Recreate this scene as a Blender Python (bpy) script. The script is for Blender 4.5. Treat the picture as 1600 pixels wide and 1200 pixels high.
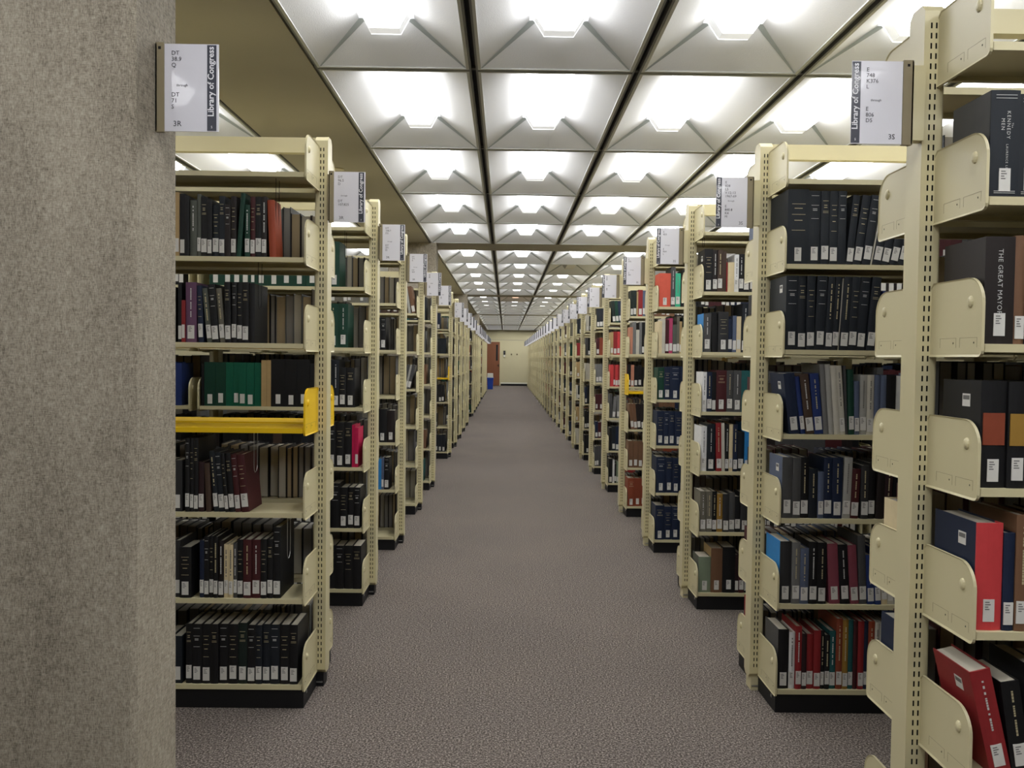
import bpy, math, random, re
from mathutils import Matrix, Vector
random.seed(11)
for o in list(bpy.data.objects): bpy.data.objects.remove(o)
SC = bpy.context.scene
COL = SC.collection

# ------------------------------------------------------------------ camera
F_PX, PITCH, YAW, ROLL, EYE = 1320.0, 0.031, 0.008, 0.0122, 1.392
def ray(u, v):
    u -= 800; v -= 600
    c, s = math.cos(ROLL), math.sin(ROLL); u, v = c*u+s*v, -s*u+c*v
    x, y, z = u/F_PX, 1.0, -v/F_PX
    c, s = math.cos(PITCH), math.sin(PITCH); y, z = c*y+s*z, -s*y+c*z
    c, s = math.cos(YAW), math.sin(YAW); x, y = c*x+s*y, -s*x+c*y
    return Vector((x, y, z))
r0 = ray(800, 600); rx = (ray(900, 600)-r0).normalized(); ry = (ray(800, 500)-r0).normalized()
cam_d = bpy.data.cameras.new('camera'); cam = bpy.data.objects.new('camera', cam_d); COL.objects.link(cam)
m = Matrix((rx, ry, -r0.normalized())).transposed().to_4x4(); m.translation = (0, 0, EYE)
cam.matrix_world = m
cam_d.sensor_width = 36; cam_d.lens = F_PX*36/1600; cam_d.clip_start = 0.02
SC.camera = cam
def xat(u, v, Y):                       # world X of the sight line through a photo point at depth Y
    r = ray(u, v); return r.x*Y/r.y
def zat(u, v, Y):
    r = ray(u, v); return EYE+r.z*Y/r.y
def uof(X, Y, Z):                       # photo column of a world point
    p = cam.matrix_world.inverted() @ Vector((X, Y, Z)); return 800+F_PX*p.x/(-p.z)

# ------------------------------------------------------------------ world, exposure
w = bpy.data.worlds.new('world'); SC.world = w; w.use_nodes = True
w.node_tree.nodes['Background'].inputs[0].default_value = (0.9, 0.93, 1, 1)
w.node_tree.nodes['Background'].inputs[1].default_value = 0.02
SC.view_settings.view_transform = 'Standard'; SC.view_settings.look = 'None'
SC.view_settings.gamma = 1; SC.view_settings.use_curve_mapping = False
SC.view_settings.exposure = -0.22
LAMP = 11.0                              # strength of each fluorescent diffuser
SC.cycles.max_bounces = 8; SC.cycles.diffuse_bounces = 5; SC.cycles.glossy_bounces = 3
SC.cycles.transmission_bounces = 4; SC.cycles.transparent_max_bounces = 6
SC.cycles.use_denoising = True; SC.cycles.use_light_tree = True
SC.cycles.sample_clamp_indirect = 6; SC.cycles.caustics_reflective = False; SC.cycles.caustics_refractive = False

# ------------------------------------------------------------------ materials
def mat(name, rgb, rough=0.6, metal=0.0, bump=0.0, bscale=200, var=0.0, vscale=8, emit=None, coat=0.0, spec=0.5, stretch=None):
    m = bpy.data.materials.new(name); m.use_nodes = True
    nt = m.node_tree; b = nt.nodes['Principled BSDF']
    b.inputs['Base Color'].default_value = (*rgb, 1); b.inputs['Roughness'].default_value = rough
    b.inputs['Metallic'].default_value = metal; b.inputs['Coat Weight'].default_value = coat
    b.inputs['Specular IOR Level'].default_value = spec
    if emit:
        b.inputs['Emission Color'].default_value = (*emit[0], 1); b.inputs['Emission Strength'].default_value = emit[1]
    tc = nt.nodes.new('ShaderNodeTexCoord'); src = tc.outputs['Object']
    if stretch:
        mp = nt.nodes.new('ShaderNodeMapping'); mp.inputs['Scale'].default_value = stretch
        nt.links.new(src, mp.inputs['Vector']); src = mp.outputs['Vector']
    if var:
        n = nt.nodes.new('ShaderNodeTexNoise'); n.inputs['Scale'].default_value = vscale; n.inputs['Detail'].default_value = 5
        nt.links.new(src, n.inputs['Vector'])
        mx = nt.nodes.new('ShaderNodeMix'); mx.data_type = 'RGBA'
        mx.inputs[6].default_value = (*[c*(1-var) for c in rgb], 1); mx.inputs[7].default_value = (*[min(1, c*(1+var)) for c in rgb], 1)
        nt.links.new(n.outputs['Fac'], mx.inputs[0]); nt.links.new(mx.outputs[2], b.inputs['Base Color'])
    if bump:
        n = nt.nodes.new('ShaderNodeTexNoise'); n.inputs['Scale'].default_value = bscale; n.inputs['Detail'].default_value = 3
        nt.links.new(src, n.inputs['Vector'])
        bp = nt.nodes.new('ShaderNodeBump'); bp.inputs['Strength'].default_value = bump; bp.inputs['Distance'].default_value = 0.002
        nt.links.new(n.outputs['Fac'], bp.inputs['Height']); nt.links.new(bp.outputs['Normal'], b.inputs['Normal'])
    return m
def S(r, g, b):                         # sRGB 0-255 -> linear
    return tuple(((c/255+0.055)/1.055)**2.4 if c > 10 else c/255/12.92 for c in (r, g, b))

M = {}
M['cream'] = mat('cream_enamel', S(200, 191, 153), 0.36, var=0.03, vscale=6, bump=0.05, bscale=500)
M['yellow'] = mat('yellow_enamel', S(232, 190, 20), 0.38, var=0.04, vscale=6)
M['dark'] = mat('slot_dark', (0.004, 0.004, 0.004), 0.9)
M['black'] = mat('black_enamel', (0.009, 0.009, 0.01), 0.5, var=0.2, vscale=10, spec=0.3)
M['screw'] = mat('screw_metal', (0.5, 0.5, 0.48), 0.35, metal=0.9)
M['strip'] = mat('sign_strip', S(132, 121, 94), 0.5, var=0.05, vscale=20)
M['paper'] = mat('sign_paper', S(214, 213, 220), 0.35, coat=0.5)
M['band'] = mat('sign_band', S(52, 54, 66), 0.35, coat=0.5)
M['ink'] = mat('sign_ink', S(52, 52, 60), 0.5)
M['inkw'] = mat('sign_letter_white', S(228, 228, 232), 0.5)
M['label'] = mat('call_label', S(205, 203, 196), 0.6, var=0.05, vscale=60)
M['labelink'] = mat('call_label_ink', S(105, 103, 100), 0.7)
M['page'] = mat('page_edges', S(178, 172, 156), 0.85, var=0.12, vscale=300, stretch=(1, 0.02, 0.02))
M['pageg'] = mat('page_edges_grey', S(140, 136, 130), 0.85, var=0.15, vscale=300, stretch=(1, 0.02, 0.02))
M['paget'] = mat('page_edges_tan', S(168, 150, 118), 0.85, var=0.15, vscale=300, stretch=(1, 0.02, 0.02))
M['gold'] = mat('gold_stamping', S(188, 176, 140), 0.4, metal=0.2)
M['silver'] = mat('silver_stamping', S(190, 190, 186), 0.45)
M['soffit'] = mat('soffit_paint', S(170, 164, 147), 0.8, var=0.05, vscale=3, bump=0.2, bscale=90)
M['wall'] = mat('wall_paint', S(196, 188, 152), 0.7, var=0.02, vscale=2)
M['panel'] = mat('coffer_panel', S(226, 227, 229), 0.75, bump=0.5, bscale=160)
M['rib'] = mat('coffer_rib', S(160, 166, 163), 0.6)
M['trimw'] = mat('coffer_trim', S(190, 192, 188), 0.5)
M['groove'] = mat('grid_groove', S(34, 34, 38), 0.8)
M['gridg'] = mat('grid_grey', S(112, 112, 112), 0.6)
M['gridd'] = mat('grid_dark_grey', S(66, 66, 66), 0.6)
M['lens'] = mat('diffuser_lit', (0.9, 0.9, 0.9), 0.5, emit=((0.985, 0.99, 1.0), LAMP))
M['lensend'] = mat('diffuser_end', (0.8, 0.82, 0.8), 0.4, emit=((0.985, 0.99, 1.0), 3.4))
M['lensdim'] = mat('diffuser_dim_end', (0.8, 0.82, 0.8), 0.4, emit=((0.985, 0.99, 1.0), 0.62))
M['lensoff'] = mat('diffuser_unlit', (0.55, 0.52, 0.46), 0.5)
M['lenspink'] = mat('diffuser_warm', (0.9, 0.8, 0.75), 0.5, emit=((1.0, 0.62, 0.42), 1.6))
M['beam'] = mat('beam_concrete', S(168, 162, 146), 0.85, var=0.08, vscale=5, bump=0.3, bscale=60)
M['doorw'] = mat('door_wood', S(128, 76, 44), 0.5, var=0.15, vscale=6, stretch=(6, 6, 0.6))
M['glassd'] = mat('door_glass', (0.02, 0.022, 0.025), 0.15)
M['blue'] = mat('bin_blue', S(20, 66, 168), 0.45)
M['white'] = mat('white_plastic', S(215, 214, 200), 0.5)

def carpet():
    m = bpy.data.materials.new('carpet'); m.use_nodes = True; nt = m.node_tree; b = nt.nodes['Principled BSDF']
    b.inputs['Roughness'].default_value = 1.0; b.inputs['Specular IOR Level'].default_value = 0.1
    tc = nt.nodes.new('ShaderNodeTexCoord')
    n1 = nt.nodes.new('ShaderNodeTexNoise'); n1.inputs['Scale'].default_value = 135; n1.inputs['Detail'].default_value = 4; n1.inputs['Roughness'].default_value = 0.8
    n2 = nt.nodes.new('ShaderNodeTexNoise'); n2.inputs['Scale'].default_value = 1.3; n2.inputs['Detail'].default_value = 3
    n3 = nt.nodes.new('ShaderNodeTexVoronoi'); n3.inputs['Scale'].default_value = 240
    for n in (n1, n2, n3): nt.links.new(tc.outputs['Object'], n.inputs['Vector'])
    cr = nt.nodes.new('ShaderNodeValToRGB'); e = cr.color_ramp.elements
    e[0].position = 0.36; e[0].color = (*S(40, 35, 32), 1); e[1].position = 0.64; e[1].color = (*S(172, 163, 154), 1)
    k = cr.color_ramp.elements.new(0.5); k.color = (*S(95, 88, 83), 1)
    nt.links.new(n1.outputs['Fac'], cr.inputs['Fac'])
    mx = nt.nodes.new('ShaderNodeMix'); mx.data_type = 'RGBA'; mx.blend_type = 'MULTIPLY'; mx.inputs[0].default_value = 1
    c2 = nt.nodes.new('ShaderNodeValToRGB'); c2.color_ramp.elements[0].color = (0.82, 0.82, 0.84, 1); c2.color_ramp.elements[1].color = (1.1, 1.07, 1.04, 1)
    nt.links.new(n2.outputs['Fac'], c2.inputs['Fac'])
    nt.links.new(cr.outputs['Color'], mx.inputs[6]); nt.links.new(c2.outputs['Color'], mx.inputs[7])
    nt.links.new(mx.outputs[2], b.inputs['Base Color'])
    bp = nt.nodes.new('ShaderNodeBump'); bp.inputs['Strength'].default_value = 0.4; bp.inputs['Distance'].default_value = 0.004
    nt.links.new(n3.outputs['Distance'], bp.inputs['Height']); nt.links.new(bp.outputs['Normal'], b.inputs['Normal'])
    return m
M['carpet'] = carpet()
def column_mat():                       # woven vinyl wall covering, blotchy, hung in sheets
    m = bpy.data.materials.new('column_wallcovering'); m.use_nodes = True; nt = m.node_tree; b = nt.nodes['Principled BSDF']
    b.inputs['Roughness'].default_value = 0.85
    tc = nt.nodes.new('ShaderNodeTexCoord')
    def noise(scale, st, det=4, rough=0.6):
        mp = nt.nodes.new('ShaderNodeMapping'); mp.inputs['Scale'].default_value = st
        n = nt.nodes.new('ShaderNodeTexNoise'); n.inputs['Scale'].default_value = scale; n.inputs['Detail'].default_value = det; n.inputs['Roughness'].default_value = rough
        nt.links.new(tc.outputs['Object'], mp.inputs['Vector']); nt.links.new(mp.outputs['Vector'], n.inputs['Vector']); return n.outputs['Fac']
    a = noise(34, (2.2, 2.2, 1), 5, 0.85); c = noise(130, (3, 3, 0.8), 2, 0.8); d = noise(110, (0.5, 0.5, 6), 2, 0.7); g = noise(3, (1.5, 1.5, 0.7), 2)
    def madd(x, y, k):
        q = nt.nodes.new('ShaderNodeMath'); q.operation = 'MULTIPLY_ADD'; q.inputs[1].default_value = k
        nt.links.new(x, q.inputs[0])
        if y is None: q.inputs[2].default_value = 0
        else: nt.links.new(y, q.inputs[2])
        return q.outputs[0]
    s = madd(a, madd(c, madd(d, madd(g, None, 0.14), 0.26), 0.3), 0.32)
    cr = nt.nodes.new('ShaderNodeValToRGB'); e = cr.color_ramp.elements
    e[0].position = 0.40; e[0].color = (*S(92, 85, 72), 1); e[1].position = 0.64; e[1].color = (*S(184, 176, 158), 1)
    k = e.new(0.51); k.color = (*S(146, 137, 121), 1)
    nt.links.new(s, cr.inputs['Fac']); nt.links.new(cr.outputs['Color'], b.inputs['Base Color'])
    bp = nt.nodes.new('ShaderNodeBump'); bp.inputs['Strength'].default_value = 0.35; bp.inputs['Distance'].default_value = 0.002
    nt.links.new(s, bp.inputs['Height']); nt.links.new(bp.outputs['Normal'], b.inputs['Normal'])
    return m
M['column'] = column_mat()

# book cloth colours: code -> (sRGB, words)
PAL = {'bk': ((15, 15, 17), 'black'), 'nb': ((20, 26, 33), 'blue-black'), 'ch': ((43, 43, 44), 'charcoal'), 'bb': ((30, 23, 21), 'brown-black'),
 'nv': ((22, 33, 56), 'navy'), 'bl': ((30, 48, 100), 'blue'), 'sb': ((40, 122, 184), 'sky blue'), 'sl': ((82, 92, 114), 'slate blue'),
 'gn': ((12, 54, 40), 'dark green'), 'eg': ((10, 84, 62), 'emerald green'), 'gb': ((18, 31, 27), 'green-black'), 'tl': ((30, 84, 84), 'teal'), 'mt': ((58, 172, 134), 'mint green'),
 'sg': ((118, 130, 108), 'sage green'), 'gg': ((82, 86, 78), 'grey-green'), 'gy': ((108, 108, 106), 'grey'), 'dg': ((70, 70, 70), 'dark grey'), 'lg': ((158, 157, 150), 'light grey'),
 'ow': ((186, 182, 168), 'off-white'), 'wh': ((214, 214, 212), 'white'), 'cr': ((206, 190, 152), 'cream'), 'tn': ((168, 142, 98), 'tan'),
 'bn': ((108, 78, 56), 'brown'), 'db': ((66, 50, 40), 'dark brown'), 'mr': ((66, 24, 27), 'maroon'), 'mb': ((40, 20, 23), 'maroon-black'), 'rd': ((134, 36, 38), 'red'), 'br': ((190, 60, 62), 'bright red'),
 'or': ((146, 64, 38), 'rust orange'), 'co': ((198, 84, 64), 'coral red'), 'pk': ((170, 62, 98), 'magenta'), 'cm': ((176, 20, 70), 'crimson'), 'rs': ((128, 64, 76), 'rose'), 'mu': ((146, 112, 46), 'mustard'),
 'pu': ((98, 66, 92), 'purple'), 'ru': ((130, 62, 40), 'rust brown'), 'gt': ((104, 100, 88), 'grey-brown'), 'sm': ((180, 122, 98), 'salmon')}
for k, (c, n) in PAL.items():
    M['b_'+k] = mat('book_cloth_'+n.replace(' ', '_').replace('-', '_'), S(*c), 0.55, var=0.12, vscale=40, bump=0.15, bscale=900, spec=0.35)

# ------------------------------------------------------------------ mesh helpers
class MB:
    def __init__(s): s.v = []; s.f = []; s.m = []; s.mats = []
    def mi(s, m):
        if m not in s.mats: s.mats.append(m)
        return s.mats.index(m)
    def quad(s, pts, m): n = len(s.v); s.v += [tuple(p) for p in pts]; s.f.append(tuple(range(n, n+len(pts)))); s.m.append(s.mi(m))
    def box(s, x0, x1, y0, y1, z0, z1, m, T=None):
        n = len(s.v); P = [(x, y, z) for z in (z0, z1) for y in (y0, y1) for x in (x0, x1)]
        if T: P = [tuple(T @ Vector(p)) for p in P]
        s.v += P; k = s.mi(m)
        for f in ((0, 2, 3, 1), (4, 5, 7, 6), (0, 1, 5, 4), (2, 6, 7, 3), (0, 4, 6, 2), (1, 3, 7, 5)):
            s.f.append(tuple(n+i for i in f)); s.m.append(k)
    def prism(s, poly, a0, a1, axis, m, T=None):      # extrude a 2-D outline along an axis ('x','y','z')
        def pt(p, a):
            q = {'x': (a, p[0], p[1]), 'y': (p[0], a, p[1]), 'z': (p[0], p[1], a)}[axis]
            return tuple(T @ Vector(q)) if T else q
        n = len(s.v); c = len(poly); s.v += [pt(p, a0) for p in poly]+[pt(p, a1) for p in poly]; k = s.mi(m)
        s.f.append(tuple(range(n, n+c))[::-1]); s.f.append(tuple(range(n+c, n+2*c))); s.m += [k, k]
        for i in range(c): j = (i+1) % c; s.f.append((n+i, n+j, n+c+j, n+c+i)); s.m.append(k)
    def build(s, name, parent=None, smooth=False, link=True):
        me = bpy.data.meshes.new(name); me.from_pydata(s.v, [], s.f)
        for m in s.mats: me.materials.append(M[m])
        me.polygons.foreach_set('material_index', s.m)
        if smooth: me.polygons.foreach_set('use_smooth', [True]*len(s.f))
        me.update()
        bm = bmesh.new(); bm.from_mesh(me); bmesh.ops.recalc_face_normals(bm, faces=bm.faces); bm.to_mesh(me); bm.free()
        return link_mesh(name, me, parent) if link else me
import bmesh
def link_mesh(name, me, parent=None, loc=None):
    o = bpy.data.objects.new(name, me); COL.objects.link(o)
    if parent: o.parent = parent
    if loc: o.location = loc
    return o
def empty(name, loc): o = bpy.data.objects.new(name, None); o.empty_display_size = 0.1; COL.objects.link(o); o.location = loc; return o
def tag(o, label, cat, group=None, kind=None):
    o['label'] = label; o['category'] = cat
    if group: o['group'] = group
    if kind: o['kind'] = kind
    return o
def struct(o): o['kind'] = 'structure'; return o
ORD = ['', 'first', 'second', 'third', 'fourth', 'fifth', 'sixth', 'seventh', 'eighth', 'ninth', 'tenth', 'eleventh', 'twelfth', 'thirteenth', 'fourteenth', 'fifteenth',
 'sixteenth', 'seventeenth', 'eighteenth', 'nineteenth', 'twentieth', 'twenty-first', 'twenty-second', 'twenty-third', 'twenty-fourth', 'twenty-fifth', 'twenty-sixth', 'twenty-seventh', 'twenty-eighth', 'twenty-ninth', 'thirtieth']

# ------------------------------------------------------------------ layout numbers (metres)
PITCHY, YC1 = 1.372, 3.557
LEV = [2.098, 1.770, 1.437, 1.1065, 0.7756, 0.4365, 0.0967]
ZTOP, ZC = 2.296, 2.757
XL, XR = -0.742, 1.045                  # aisle faces of the uprights
DEP, BAY = 0.272, 0.914
WALLY = 42.0
BEAM = [1.93+8.25*i for i in range(6)]; BEAMW = 0.61
CX = [-0.928, -0.168, 0.608, 1.390, 2.172, 2.954]
CXL = [-3.09, -2.318, -1.546]
def yc(k): return YC1+PITCHY*(k-1)

# ------------------------------------------------------------------ room shell
b = MB(); b.box(-5.2, 6.2, -5.2, WALLY+0.3, -0.1, 0, 'carpet'); struct(b.build('floor'))
b = MB(); b.box(-5.3, 6.3, WALLY, WALLY+0.15, 0, 3.2, 'wall'); struct(b.build('wall_back'))
b = MB(); b.box(-5.3, 6.3, -5.3, -5.15, 0, 3.2, 'wall'); struct(b.build('wall_front'))
b = MB(); b.box(-5.3, -5.15, -5.3, WALLY, 0, 3.2, 'wall'); struct(b.build('wall_left'))
b = MB(); b.box(6.15, 6.3, -5.3, WALLY, 0, 3.2, 'wall'); struct(b.build('wall_right'))
# ceiling: soffits beside the coffer strips, beams across, and the plain margins
b = MB()
for x0, x1 in ((-5.2, CXL[0]), (CXL[-1], CX[0]), (CX[-1], 6.2)): b.box(x0, x1, -5.2, WALLY, ZC, ZC+0.06, 'soffit')
b.box(-5.2, 6.2, -5.2, WALLY, ZC+0.30, ZC+0.34, 'groove')
struct(b.build('ceiling'))
for i, y in enumerate(BEAM):
    if y > WALLY: continue
    b = MB()
    for x0, x1 in ((CXL[0], CXL[-1]), (CX[0], CX[-1])): b.box(x0+0.001, x1-0.001, y, min(WALLY, y+BEAMW), ZC-0.004, ZC+0.28, 'beam')
    struct(b.build('trim_%d' % (i+1)))
b = MB()                                # plain ceiling behind the photographer's back
for x0, x1 in ((CXL[0], CXL[-1]), (CX[0], CX[-1])): b.box(x0, x1, -5.2, BEAM[0]-5*1.528-0.01+1.528*1, ZC, ZC+0.06, 'soffit')
struct(b.build('ceiling_rear'))
# columns
def column(i, x0, x1, y0, y1):
    b = MB(); c = 0.012
    b.prism([(x0+c, y0), (x1-c, y0), (x1, y0+c), (x1, y1-c), (x1-c, y1), (x0+c, y1), (x0, y1-c), (x0, y0+c)], 0, ZC, 'z', 'column')
    struct(b.build('column' if i == 0 else 'column.%03d' % i))
column(0, -1.60, -0.842, 1.925, 2.175); column(1, -1.42, -0.842, 10.155, 10.405)
column(2, -1.42, -0.842, 18.385, 18.635); column(3, -1.42, -0.842, 26.615, 26.865)

# ceiling lights: pyramid coffers with a hanging trapezoid diffuser
CL, RISE, INS = 1.528, 0.142, 0.222
def coffer_meshes(W, tag_):
    g = 0.021; x0, x1 = g, W-g; y0, y1 = 0.013, CL-0.013
    b = MB(); t = 0.014
    for a0, a1, c0, c1 in ((x0, x1, y0, y0+t), (x0, x1, y1-t, y1), (x0, x0+t, y0+t, y1-t), (x1-t, x1, y0+t, y1-t)): b.box(a0, a1, c0, c1, -0.002, 0.012, 'trimw')
    frame = b.build('light_frame_'+tag_, link=False)
    xa, xb, ya, yb = x0+t, x1-t, y0+t, y1-t
    xi, xj, yi, yj = xa+INS, xb-INS, ya+INS, yb-INS
    b = MB(); z0, z1 = 0.004, RISE
    b.quad([(xa, ya, z0), (xb, ya, z0), (xj, yi, z1), (xi, yi, z1)], 'panel'); b.quad([(xb, yb, z0), (xa, yb, z0), (xi, yj, z1), (xj, yj, z1)], 'panel')
    b.quad([(xa, yb, z0), (xa, ya, z0), (xi, yi, z1), (xi, yj, z1)], 'panel'); b.quad([(xb, ya, z0), (xb, yb, z0), (xj, yj, z1), (xj, yi, z1)], 'panel')
    b.quad([(xi, yi, z1+.03), (xj, yi, z1+.03), (xj, yj, z1+.03), (xi, yj, z1+.03)], 'panel')
    for p, q in (((xi, yi), (xj, yi)), ((xj, yi), (xj, yj)), ((xj, yj), (xi, yj)), ((xi, yj), (xi, yi))): b.quad([(*p, z1), (*q, z1), (*q, z1+.03), (*p, z1+.03)], 'panel')
    for cx, cy, ix, iy in ((xa, ya, xi, yi), (xb, ya, xj, yi), (xb, yb, xj, yj), (xa, yb, xi, yj)):
        ys = 1 if iy > cy else -1; wd = 0.034
        b.quad([(cx, cy, z0-.001), (cx+(0.006 if ix > cx else -0.006), cy, z0-.003), (ix+(wd if ix > cx else -wd), iy, z1-.004), (ix, iy, z1-.003)], 'rib')
    body = b.build('light_coffer_'+tag_, link=False)
    out = {}
    cxm = (xi+xj)/2; wt, wb = (xj-xi)/2-0.010, 0.066; zt, zb = RISE+0.012, 0.068
    for nm, ml, me_ in (('on', 'lens', 'lensdim'), ('off', 'lensoff', 'lensoff'), ('pink', 'lenspink', 'lenspink')):
        b = MB(); y0_, y1_ = yi+0.004, yj-0.004; e = 0.075
        sec = lambda y: [(cxm-wt, y, zt), (cxm-wb, y, zb), (cxm+wb, y, zb), (cxm+wt, y, zt)]
        ys = [y0_, y0_+0.007, y0_+e, y1_-e, y1_-0.007, y1_]; mm = [ml, ml, ml, me_, 'lensend' if nm == 'on' else me_]
        for i in range(5):
            A, B = sec(ys[i]), sec(ys[i+1])
            for j in range(3): b.quad([A[j], A[j+1], B[j+1], B[j]], mm[i])
        fc = 'lensend' if nm == 'on' else me_; b.quad(sec(y0_), fc); b.quad(sec(y1_)[::-1], fc)
        out[nm] = b.build('light_diffuser_'+tag_+nm, link=False)
    return frame, body, out
CM = {}
def coffer(x0, x1, y, row, col_words, state='on'):
    W = round(x1-x0, 3)
    if W not in CM: CM[W] = coffer_meshes(W, str(int(W*1000)))
    fr, body, ls = CM[W]
    e = empty('ceiling_light', (x0, y, ZC))
    st = {'on': 'lit coffered fluorescent ceiling light', 'off': 'dark unlit coffered ceiling light', 'pink': 'dim pinkish coffered ceiling light'}[state]
    tag(e, '%s, %s, %s' % (st, row, col_words), 'ceiling light', 'coffered ceiling lights')
    link_mesh('coffer', body, e); link_mesh('frame', fr, e); link_mesh('diffuser', ls[state], e)
COLW = ['column left of the aisle centre', 'centre column', 'column right of centre', 'second column right of centre', 'far right column']
g = MB()
nrow = 0
for bay in range(-1, 5):
    ys = BEAM[bay]+BEAMW if bay >= 0 else BEAM[0]-5*CL
    for r in range(5):
        y = ys+r*CL
        if bay < 0 and r < 3: continue  # unseen rows added for the light they throw; farther ones left out
        if y+CL > WALLY: continue
        nrow = nrow+1 if bay >= 0 else 0
        rw = ('%s row beyond the camera' % ORD[nrow]) if bay >= 0 else '%s row behind the camera' % ORD[5-r]
        for c in range(5):
            if bay >= 2 and c > 3: continue
            stt = 'off' if (bay, r, c) == (1, 1, 2) else 'pink' if (bay, r, c) == (2, 0, 1) else 'on'
            coffer(CX[c], CX[c+1], y, rw, COLW[c], stt)
        if bay < 2:
            for c in range(2): coffer(CXL[c], CXL[c+1], y, rw, ['far left column', 'column left of the soffit'][c])
        else: g.box(CXL[0], CXL[-1], y, y+CL, ZC+0.01, ZC+0.03, 'soffit')
        if bay >= 2: g.box(CX[4], CX[5], y, y+CL, ZC+0.01, ZC+0.03, 'soffit')
        for X in (CX, CXL): g.box(X[0], X[-1], y-0.013, y+0.013, ZC+0.006, ZC+0.02, 'gridd')
    ye = min(ys+5*CL, WALLY)
    for X in (CX, CXL):
        for i, x in enumerate(X):
            a = 0.021
            g.box(x-(a if i else 0), x+(a if i < len(X)-1 else 0), ys, ye, ZC+0.03, ZC+0.04, 'groove')
            if i: g.box(x-a, x-a+0.010, ys, ye, ZC-0.001, ZC+0.03, 'gridg')
            if i < len(X)-1: g.box(x+a-0.010, x+a, ys, ye, ZC-0.001, ZC+0.03, 'gridg')
struct(g.build('trim_7'))

# ------------------------------------------------------------------ end wall
def part(mb, name, parent): return mb.build(name, parent)
d = empty('door_1', (-1.22, WALLY, 0)); struct(d)
b = MB(); b.box(0, 0.93, -0.045, -0.005, 0.01, 2.17, 'doorw'); part(b, 'door_leaf', d)
b = MB(); b.box(0.745, 0.835, -0.052, -0.044, 1.24, 2.03, 'glassd'); part(b, 'vision_pane', d)
b = MB(); b.box(0.86, 0.89, -0.075, -0.045, 0.94, 1.06, 'black'); b.box(0.80, 0.89, -0.095, -0.075, 1.0, 1.02, 'black'); part(b, 'door_handle', d)
b = MB(); b.box(0.93, 0.99, -0.07, 0, 0, 2.24, 'cream'); b.box(-0.06, 0, -0.07, 0, 0, 2.24, 'cream'); b.box(0, 0.93, -0.07, 0, 2.17, 2.24, 'cream'); part(b, 'door_frame', d)
d = empty('door_2', (1.14, WALLY, 0)); struct(d)
b = MB(); b.box(0, 0.93, -0.045, -0.005, 0.01, 2.17, 'doorw'); part(b, 'door_leaf', d)
b = MB(); b.box(0.04, 0.07, -0.075, -0.045, 0.94, 1.06, 'black'); part(b, 'door_handle', d)
b = MB(); b.box(-0.05, 0, -0.07, 0, 0, 2.22, 'cream'); b.box(0.93, 0.99, -0.07, 0, 0, 2.22, 'cream'); b.box(0, 0.93, -0.07, 0, 2.17, 2.22, 'cream'); part(b, 'door_frame', d)
b = MB(); b.box(-0.23, 1.09, -0.018+WALLY, WALLY, 0, 0.10, 'black'); b.box(-0.23, 1.09, -0.03+WALLY, WALLY, 0.10, 0.17, 'white'); struct(b.build('baseboard_back'))
b = MB(); b.box(-5.1, 6.1, WALLY-0.012, WALLY, 2.26, 2.285, 'soffit'); struct(b.build('trim_8'))
e = empty('wall_phone', (-0.06, WALLY, 1.5)); tag(e, 'small black wall unit with a white box under it, right of the brown door', 'wall unit')  # black switch box with a white box below it
b = MB(); b.box(-0.05, 0.05, -0.06, 0, 0.04, 0.24, 'black'); b.box(-0.035, 0.035, -0.07, -0.06, 0.1, 0.2, 'ink'); part(b, 'black_box', e)
b = MB(); b.box(-0.04, 0.04, -0.05, 0, -0.07, 0.03, 'white'); part(b, 'white_box', e)
for x, wd in ((0.29, 'left'), (0.57, 'right')):
    b = MB(); b.box(x-0.035, x+0.035, WALLY-0.02, WALLY, 1.53, 1.60, 'strip'); b.box(x-0.012, x+0.012, WALLY-0.06, WALLY-0.02, 1.55, 1.58, 'black')
    tag(b.build('wall_hook'), '%s of the two small dark wall hooks on the cream end wall' % wd, 'wall hook', 'wall hooks on the end wall')
e = empty('recycling_bin', (-0.66, 37.2, 0)); tag(e, 'blue recycling bin standing at the far left end of the aisle', 'bin')
b = MB(); A = [(-.13, -.19), (.13, -.19), (.13, .19), (-.13, .19)]
def frustum(b, w0, d0, w1, d1, z0, z1, m):
    P = [(-w0, -d0, z0), (w0, -d0, z0), (w0, d0, z0), (-w0, d0, z0), (-w1, -d1, z1), (w1, -d1, z1), (w1, d1, z1), (-w1, d1, z1)]
    n = len(b.v); b.v += P; k = b.mi(m)
    for f in ((0, 3, 2, 1), (4, 5, 6, 7), (0, 1, 5, 4), (1, 2, 6, 5), (2, 3, 7, 6), (3, 0, 4, 7)): b.f.append(tuple(n+i for i in f)); b.m.append(k)
frustum(b, .11, .17, .135, .2, 0, .50, 'blue'); part(b, 'body', e)
b = MB(); frustum(b, .15, .215, .15, .215, .47, .51, 'blue'); part(b, 'rim', e)
b = MB(); b.box(-.002, .10, -.178, -.172, .2, .34, 'white'); part(b, 'sticker', e)
b = MB(); frustum(b, .13, .19, .12, .18, .51, .70, 'white')
o = b.build('white_carton'); o.location = (-0.665, 37.2, 0); tag(o, 'white carton resting on top of the blue recycling bin', 'carton')

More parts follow.
